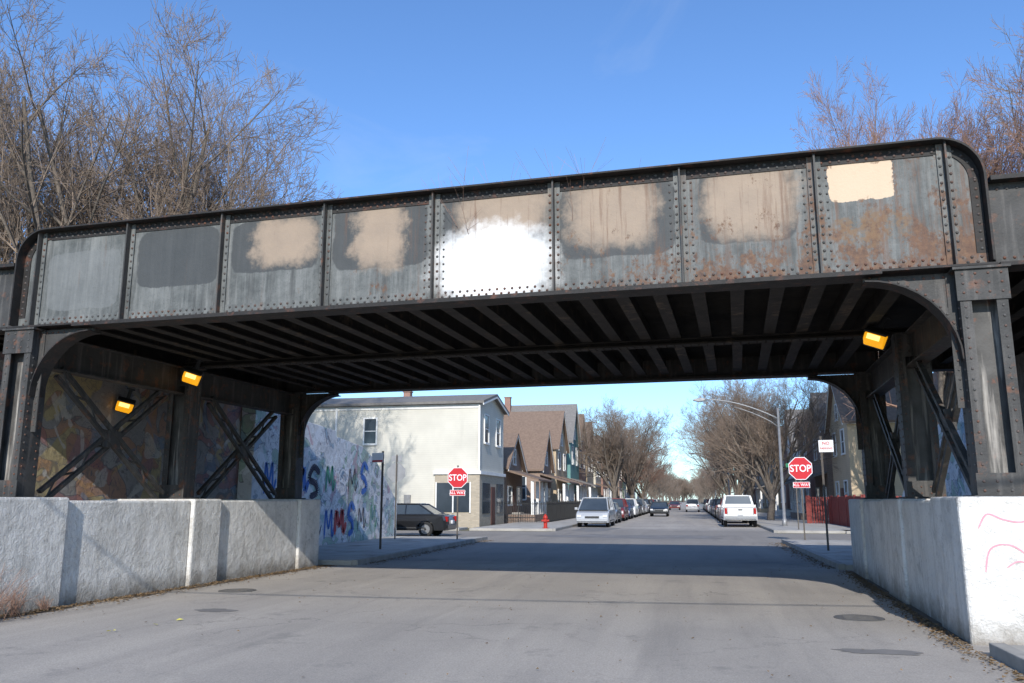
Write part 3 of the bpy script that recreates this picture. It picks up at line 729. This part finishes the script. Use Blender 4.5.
KIND=dict(
 sedan=dict(L=4.7,w=.9,top=[(-2.35,.45),(-2.33,.72),(-2.25,.93),(-1.7,1.0),(.95,.97),(2.0,.84),(2.28,.70),(2.35,.50)],gb=(-1.8,1.05),gt=(-1.05,.25),zb=.97,zt=1.44,wr=.33,ax=1.4),
 suv=dict(L=4.6,w=.93,top=[(-2.3,.5),(-2.3,.8),(-2.22,1.08),(-1.9,1.12),(1.1,1.08),(2.0,.98),(2.25,.82),(2.3,.5)],gb=(-2.2,1.25),gt=(-1.95,.5),zb=1.09,zt=1.72,wr=.37,ax=1.38),
 van=dict(L=4.9,w=.97,top=[(-2.45,.5),(-2.45,.8),(-2.38,1.02),(-2.1,1.05),(1.5,1.0),(2.2,.86),(2.42,.68),(2.45,.45)],gb=(-2.38,1.75),gt=(-2.15,.7),zb=1.03,zt=1.75,wr=.35,ax=1.5),
 pickup=dict(L=5.5,w=.98,top=[(-2.75,.6),(-2.75,.85),(-2.74,1.16),(-.6,1.16),(1.3,1.18),(2.4,1.08),(2.7,.92),(2.75,.6)],gb=(-.65,1.5),gt=(-.5,.75),zb=1.17,zt=1.88,wr=.4,ax=1.75))
def car(name,kind,col,x,y,rz):
    K=KIND[kind]; e=empty(name,(x,y,0),rz); w=K['w']; pm=P[col]; b=MB(); zb=.28 if kind!='pickup' else .42
    bot=[]
    for ax in (K['ax'],-K['ax']):
        r=K['wr']+.06
        bot+=[(ax+r,zb)]+[(ax+r*math.cos(R(t)),max(zb,K['wr']+r*math.sin(R(t)))) for t in range(15,180,15)]+[(ax-r,zb)]
    L2=K['L']/2
    poly=K['top']+[(L2-.05,zb)]+bot+[(-L2+.05,zb)]
    n=len(poly); ys=[-w,-w+.05,-w*.5,w*.5,w-.05,w]; sh=[.96,1,1.01,1.01,1,.96]; vs=[]
    for yv,s in zip(ys,sh):
        for (px,pz) in poly: vs.append((px*(s if abs(px)>L2*.8 else 1),yv*(1 if pz<.9 else .97),pz if abs(yv)<w else pz-(.02 if pz>.7 else 0)))
    fs=[tuple(range(n)),tuple(range(5*n,6*n))[::-1]]
    for k in range(5):
        for i in range(n): fs.append((k*n+i,k*n+(i+1)%n,(k+1)*n+(i+1)%n,(k+1)*n+i))
    b.add(vs,fs,0)
    g0,g1=K['gb'];t0,t1=K['gt'];a,c=K['zb']-.02,K['zt']; wb,wt=w-.07,w-.24
    G=[(g0,-wb,a),(g1,-wb,a),(g1,wb,a),(g0,wb,a),(t0,-wt,c-.04),(t1,-wt,c-.04),(t1,wt,c-.04),(t0,wt,c-.04)]
    b.add(G,[(0,3,2,1),(4,5,6,7),(0,1,5,4),(1,2,6,5),(2,3,7,6),(3,0,4,7)],1)
    b.box(t0-.03,t1+.05,-wt-.02,wt+.02,c-.05,c-.005,0); b.box(t0+.1,t1-.08,-wt+.1,wt-.1,c-.005,c+.012,0)
    for i in range(4): b.tube([G[i],G[i+4]],.038 if kind!='pickup' else .07,6,0)
    for s in (-1,1):
        for f in ((.36,.42) if kind=='pickup' else (.42,.72) if kind in('suv','van') else (.52,)):
            bb=Vector((g1+(g0-g1)*f,s*(wb+.002),a)); tt=Vector((t1+(t0-t1)*f,s*(wt+.002),c-.04)); b.tube([bb,tt],.035,4,0)
        b.box(g1-.45,g1-.3,s*w-.02 if s<0 else w-.05,s*w+.05 if s<0 else w+.02,a,a+.02,0)
        y0,y1=sorted((s*(w+.02),s*(w+.19))); b.box(g1-.5,g1-.36,y0,y1,a+.01,a+.15,0)
        y0,y1=sorted((s*(w-.08),s*(w-(.33 if kind!='pickup' else .22))))
        zl=K['top'][1][1]; b.box(-L2*1.012-.015,-L2+.12,y0,y1,zl-.06,zl+(.16 if kind!='pickup' else .28),2)
        b.box(L2-.14,L2*1.012+.012,y0,y1,.60 if kind!='pickup' else .8,.74 if kind!='pickup' else .96,3)
        b.box(-L2*.6,L2*.6,*sorted((s*(w+.001),s*(w+.018))),.36 if kind!='pickup' else .5,.42 if kind!='pickup' else .56,5)
    zz=.46 if kind!='pickup' else .6
    b.box(-L2*1.012-.05,-L2+.05,-w*.93,w*.93,zz-.1,zz+.07,0 if kind!='pickup' else 6); b.box(L2-.05,L2*1.012+.04,-w*.93,w*.93,zz-.1,zz+.06,0)
    b.box(L2*1.0,L2*1.012+.02,-.42,.42,zz+.08,zz+.2,5); b.box(-L2*1.012-.065,-L2*1.0,-.16,.16,zz+.1,zz+.25,4)
    if kind=='pickup':
        b.box(-L2+.06,-.75,-w+.12,w-.12,1.156,1.166,5)
        b.box(-.74,-.62,-wb+.02,wb-.02,1.17,1.36,0); b.box(-L2*1.012-.02,-L2,-w+.24,-w+.255,.74,1.14,5); b.box(-L2*1.012-.02,-L2,w-.255,w-.24,.74,1.14,5); b.box(-L2*1.012-.022,-L2,-.12,.12,1.0,1.06,5)
    b.obj('body',[pm,M_glass,M_red,M_head,M_plate,M_dk,M_rim],e,bevel=.025)
    b=MB()
    for ax in (K['ax'],-K['ax']):
        for s in (-1,1):
            r=K['wr']; y0,y1=s*(w-.22),s*(w-.01)
            b.tube([(ax,y0,r),(ax,y0+s*.02,r),(ax,y1-s*.03,r),(ax,y1,r)],[r*.9,r,r,r*.9],20,0)
            b.tube([(ax,y1-s*.01,r),(ax,y1+s*.006,r)],r*.62,16,1)
            b.tube([(ax,y1,r),(ax,y1+s*.02,r)],r*.15,8,0)
    b.obj('wheels',[M_tyre,M_rim],e,smooth=False)
    return e
car('parked_sedan','sedan','black',-12.9,36.6,math.pi)
car('parked_minivan','van','silver',-5.75,52.2,-math.pi/2)
seq=[('sedan','grey'),('suv','red'),('sedan','blue'),('suv','white'),('sedan','black'),('suv','grey'),('sedan','silver'),('suv','black')]
for i in range(14):
    k,c=seq[i%8]; car('parked_car',k,c,-5.9,60+i*6.6,-math.pi/2)
car('parked_pickup_truck','pickup','white',2.85,54.5,math.pi/2)
for i in range(14):
    k,c=seq[(i*3+1)%8]; car('parked_car',k,c,2.9,62.5+i*6.8,math.pi/2)
car('sedan_car','sedan','black',-3.1,86,-math.pi/2); car('suv_car','suv','silver',.2,118,math.pi/2); car('sedan_car','sedan','red',-2.6,140,-math.pi/2)

# ------------------------------------------------------------ signs
M_sred=mat('sign_red',(.55,.02,.03),(.5,.02,.03),3,.45,0); M_swh=mat('sign_white',(.8,.8,.8),(.76,.76,.76),3,.45,0); M_post=mat('sign_post_steel',(.07,.065,.06),(.12,.1,.08),8,.6,.1)
M_back=mat('sign_back_aluminium',(.35,.35,.35),(.28,.28,.28),5,.5,0,metal=.3)
def stop(x,y,h,s=.44,rz=0,sub='ALL WAY'):
    e=empty('stop_sign',(x,y,0),rz); b=MB()
    b.box(-.025,.025,-.02,.02,0,h+s+.05); b.box(-.028,.028,.021,.03,0,h+s+.03); b.obj('post',[M_post],e)
    o8=lambda r:[(r*math.cos(R(22.5+45*i)),h+r*math.sin(R(22.5+45*i))) for i in range(8)]
    b=MB(); b.prism(o8(s),'y',-.030,-.024,0); b.prism(o8(s-.0),'y',-.0238,-.021,2); b.prism(o8(s*.94),'y',-.033,-.0302,1)
    if sub: b.box(-.3,.3,-.03,-.021,h-s-.27,h-s-.05,0); b.box(-.285,.285,-.033,-.0302,h-s-.255,h-s-.065,1)
    b.obj('plate',[M_swh,M_sred,M_back],e)
    text('lettering','STOP',s*.80,(0,-.036,h-.01),e,M_swh,sx=.86)
    if sub: text('sub_lettering',sub,.15,(0,-.036,h-s-.16),e,M_swh)
stop(-8.8,31.3,2.45,.42,R(4)); stop(4.13,33.4,2.78,.46,R(-6))
def post(x,y,h,name,plates,rz=0):
    e=empty(name,(x,y,0),rz); b=MB(); b.box(-.03,.03,-.02,.02,0,h); b.obj('post',[M_post],e)
    b=MB()
    for (cx,cz,w,hh,mi) in plates: b.box(cx-w/2,cx+w/2,-.03,-.021,cz-hh/2,cz+hh/2,mi)
    b.obj('plates',[M_swh,M_dk,M_sred,M_back],e,bevel=.004); return e
e=post(-9.35,24.6,3.1,'parking_sign',[(-.17,2.9,.4,.3,0)],R(-8)); 
b=MB(); b.box(-.35,.01,-.033,-.0305,2.77,2.82); b.obj('band',[M_sred],e)
e=post(3.93,26.6,3.5,'parking_sign',[(.14,3.2,.42,.36,0)],R(-12)); 
text('lettering','NO',.13,(.14,-.033,3.28),e,M_sred); text('lettering_b','PARKING',.085,(.14,-.033,3.13),e,M_sred)
e=empty('traffic_sign',(-11.2,31.0,0),R(30)); b=MB(); b.box(-.025,.025,-.02,.02,0,3.35); b.obj('post',[M_post],e)
b=MB(); o8=[(.38*math.cos(R(22.5+45*i)),2.65+.38*math.sin(R(22.5+45*i))) for i in range(8)]; b.prism(o8,'y',.021,.03); b.box(-.2,.2,.021,.03,3.08,3.3); b.obj('plate',[M_back],e)
M_sgrn=mat('sign_green',(.02,.18,.08),(.02,.15,.07),3,.45,0)
e=empty('street_sign',(5.3,45.0,0),R(5)); b=MB(); b.box(-.03,.03,-.02,.02,0,3.5); b.obj('post',[M_post],e); b=MB(); b.box(-.45,.45,-.03,-.021,3.25,3.45); b.obj('plate',[M_sgrn],e)

M_hyd=mat('hydrant_red',(.45,.03,.02),(.35,.03,.02),6,.5,.1)
e=empty('fire_hydrant',(-7.6,44.3,.12)); b=MB()
b.tube([(0,0,0),(0,0,.04),(0,0,.041),(0,0,.5),(0,0,.52),(0,0,.56),(0,0,.57),(0,0,.65),(0,0,.71),(0,0,.72),(0,0,.76)],[.16,.16,.10,.10,.14,.14,.12,.10,.05,.03,.03],14)
for a in ((1,0),(-1,0),(0,-1)):
    b.tube([(0,0,.4),(a[0]*.16,a[1]*.16,.4),(a[0]*.161,a[1]*.161,.4),(a[0]*.2,a[1]*.2,.4)],[.05,.05,.065,.065],10)
b.obj('hydrant_body',[M_hyd],e,smooth=False)

def streetlamp(x,y,s,arm):
    e=empty('street_lamp',(x,y,0)); b=MB(); b.tube([(0,0,0),(0,0,.5),(0,0,.52),(0,0,7.0)],[.15,.14,.095,.065],12)
    pts=[(s*arm*t,0,6.35+1.25*math.sin(t*math.pi/2)**.9) for t in [i/10 for i in range(11)]]
    b.tube(pts,.04,8); b.tube([(0,0,5.85)]+[(s*arm*t,0,5.85+1.5*math.sin(t*math.pi/2)**.8) for t in (.1,.2,.35,.5,.6)],.028,6)
    b.obj('pole_and_arm',[M_grey],e,smooth=True)
    b=MB(); x0=s*arm; b.prism([(x0,7.53),(x0,7.67),(x0+s*.25,7.72),(x0+s*.7,7.65),(x0+s*.75,7.56),(x0+s*.4,7.48)],'y',-.15,.15); b.obj('lamp_head',[M_grey],e,bevel=.03)
streetlamp(5.3,51.5,-1,4.2); streetlamp(4.9,112,-1,4.2); streetlamp(-7.9,150,1,4.2); streetlamp(4.9,172,-1,4.2)
M_wood=mat('weathered_wood',(.14,.10,.07),(.09,.065,.05),6,.9,.3)
for (x,y) in ((-14,1.3),(8,1.9)):
    b=MB(); b.tube([(0,0,-.1),(0,0,8.4)],[.16,.12],12); b.box(-.9,.9,-.06,.06,7.7,7.82); b.obj('utility_pole',[M_wood],loc=(x,y,0))
b=MB(); b.tube([(-14+22*t,1.3+.6*t,7.3-.35*math.sin(math.pi*t)) for t in [i/16 for i in range(17)]],.022,6); b.obj('overhead_cable',[M_dk])

# ------------------------------------------------------------ dead leaves and weeds
M_leaf=mat('dead_leaves',(.22,.14,.07),(.13,.09,.05),3,.9,0)
b=MB(); rr=random.Random(3)
def scatter(n,f,sz):
    for i in range(n):
        x,y=f(); a=rr.uniform(0,6.28); s=rr.uniform(.5,1.3)*sz; z=.012+rr.random()*.02
        c,d=math.cos(a)*s,math.sin(a)*s
        b.add([(x-c,y-d,z),(x+d*.6,y-c*.6,z+rr.uniform(0,.02)),(x+c,y+d,z+.005),(x-d*.6,y+c*.6,z+rr.uniform(0,.02))],[(0,1,2,3)])
cb,sb=math.cos(BR),math.sin(BR)
def wl(lx,ly): return (BO[0]+lx*cb-ly*sb, BO[1]+lx*sb+ly*cb)
scatter(2000,lambda:wl(-5.62+abs(rr.gauss(0,.2)),rr.uniform(-3,7.7)),.028)
scatter(1300,lambda:wl(6.75-abs(rr.gauss(0,.15)),rr.uniform(-1,9.2)),.026)
scatter(500,lambda:(2.93-abs(rr.gauss(0,.12)),rr.uniform(5,10.8)),.025)
scatter(600,lambda:(-8.1+abs(rr.gauss(0,.2)),rr.uniform(20,33)),.035); scatter(600,lambda:(3.25-abs(rr.gauss(0,.2)),rr.uniform(21,33)),.035)
scatter(220,lambda:(rr.uniform(-8.5,2.5),rr.uniform(7,22)),.018)
b.obj('leaf_litter',[M_leaf])
M_yl=mat('yellow_litter',(.6,.55,.1),(.5,.45,.1),3,.7,0); b=MB(); rr=random.Random(8)
scatter(4,lambda:(rr.uniform(-7.2,-5.4),rr.uniform(9.0,10.5)),.05); b.obj('litter',[M_yl])
b=MB()
def strip(pts,w0,z=.0085):
    n=len(pts); 
    for i in range(n-1):
        (x0,y0),(x1,y1)=pts[i],pts[i+1]; 
        b.add([(x0,y0,z),(x0+w0[i],y0,z),(x1+w0[i+1],y1,z),(x1,y1,z)],[(0,1,2,3)])
L_=[wl(-5.72,t*.5-3) for t in range(23)]; strip(L_,[.2+rr.uniform(-.08,.2) for _ in L_])
R_=[wl(6.86,t*.5-.6) for t in range(21)]; strip(R_,[-.17+rr.uniform(-.14,.07) for _ in R_])
b.obj('gutter_dirt',[M_dirt])
def weed(x,y,s,seed,z=0):
    r2=random.Random(seed); b=MB()
    for i in range(46):
        a=r2.uniform(0,6.28); ln=r2.uniform(.35,1)*s; p=[Vector((r2.gauss(0,.08)*s,r2.gauss(0,.08)*s,0))]; d=Vector((math.cos(a)*.45,math.sin(a)*.45,1)).normalized()
        for k in range(4):
            d=(d+Vector((r2.gauss(0,.2),r2.gauss(0,.2),-.04))).normalized(); p.append(p[-1]+d*ln/4)
        b.tube(p,[.004,.0035,.003,.002,.0015],3)
        for k in (2,3):
            q_=p[k]; d2=(d+Vector((r2.gauss(0,.6),r2.gauss(0,.6),.1))).normalized(); b.tube([q_,q_+d2*ln*.3],[.002,.0015],3)
    b.obj('dry_weeds',[M_twigr],loc=(x,y,z))
x,y=wl(-5.4,-2.05); weed(x,y,.85,1); x,y=wl(-5.45,-1.6); weed(x,y,.5,2); x,y=wl(-5.5,-1.0); weed(x,y,.25,3); x,y=wl(-5.3,-2.3); weed(x,y,.7,9)
x,y=wl(.6,.5); weed(x,y,1.7,5,5.3); x,y=wl(2.3,.5); weed(x,y,1.8,6,5.3)

# ------------------------------------------------------------ sun, sky, camera
el=R(30); az=Vector((.11,-1,0)).normalized()
to_sun=Vector((az.x*math.cos(el),az.y*math.cos(el),math.sin(el)))
sd=bpy.data.lights.new('sun','SUN'); sd.energy=5.0; sd.angle=R(.5); sd.color=(1,.96,.90)
so=bpy.data.objects.new('sun',sd); COL.objects.link(so); so.rotation_euler=to_sun.to_track_quat('Z','Y').to_euler(); so.location=(0,-10,30)
w=bpy.data.worlds.new('World'); sc.world=w; w.use_nodes=True; t=NT(w.node_tree); bg=w.node_tree.nodes['Background']
sky=t.n.new('ShaderNodeTexSky'); sky.sky_type='NISHITA'; sky.sun_disc=False; sky.sun_elevation=el; sky.sun_rotation=math.atan2(az.x,az.y)
sky.air_density=1.0; sky.dust_density=.5; sky.ozone_density=1.6
tint=t.mix(1.0,sky.outputs[0],(.94,1.28,1.70),'MULTIPLY')
tcw=t.n.new('ShaderNodeTexCoord'); cl=t.noise(t.mapping(tcw.outputs['Generated'],(2.2,3.5,5),(1.3,.2,0)),1.6,7,.6,.6)
tint=t.mix(t.ramp(cl.outputs[0],.58,.85,0,.2),tint,(5.5,6,6.6))
t.l.new(tint,bg.inputs[0]); bg.inputs[1].default_value=.14
cd=bpy.data.cameras.new('camera'); cd.sensor_width=36; cd.lens=29.04; cd.clip_end=5000; cd.clip_start=.05
co=bpy.data.objects.new('camera',cd); COL.objects.link(co); co.location=(0,0,1.6); co.rotation_euler=(R(90+10.86),0,R(12)); sc.camera=co
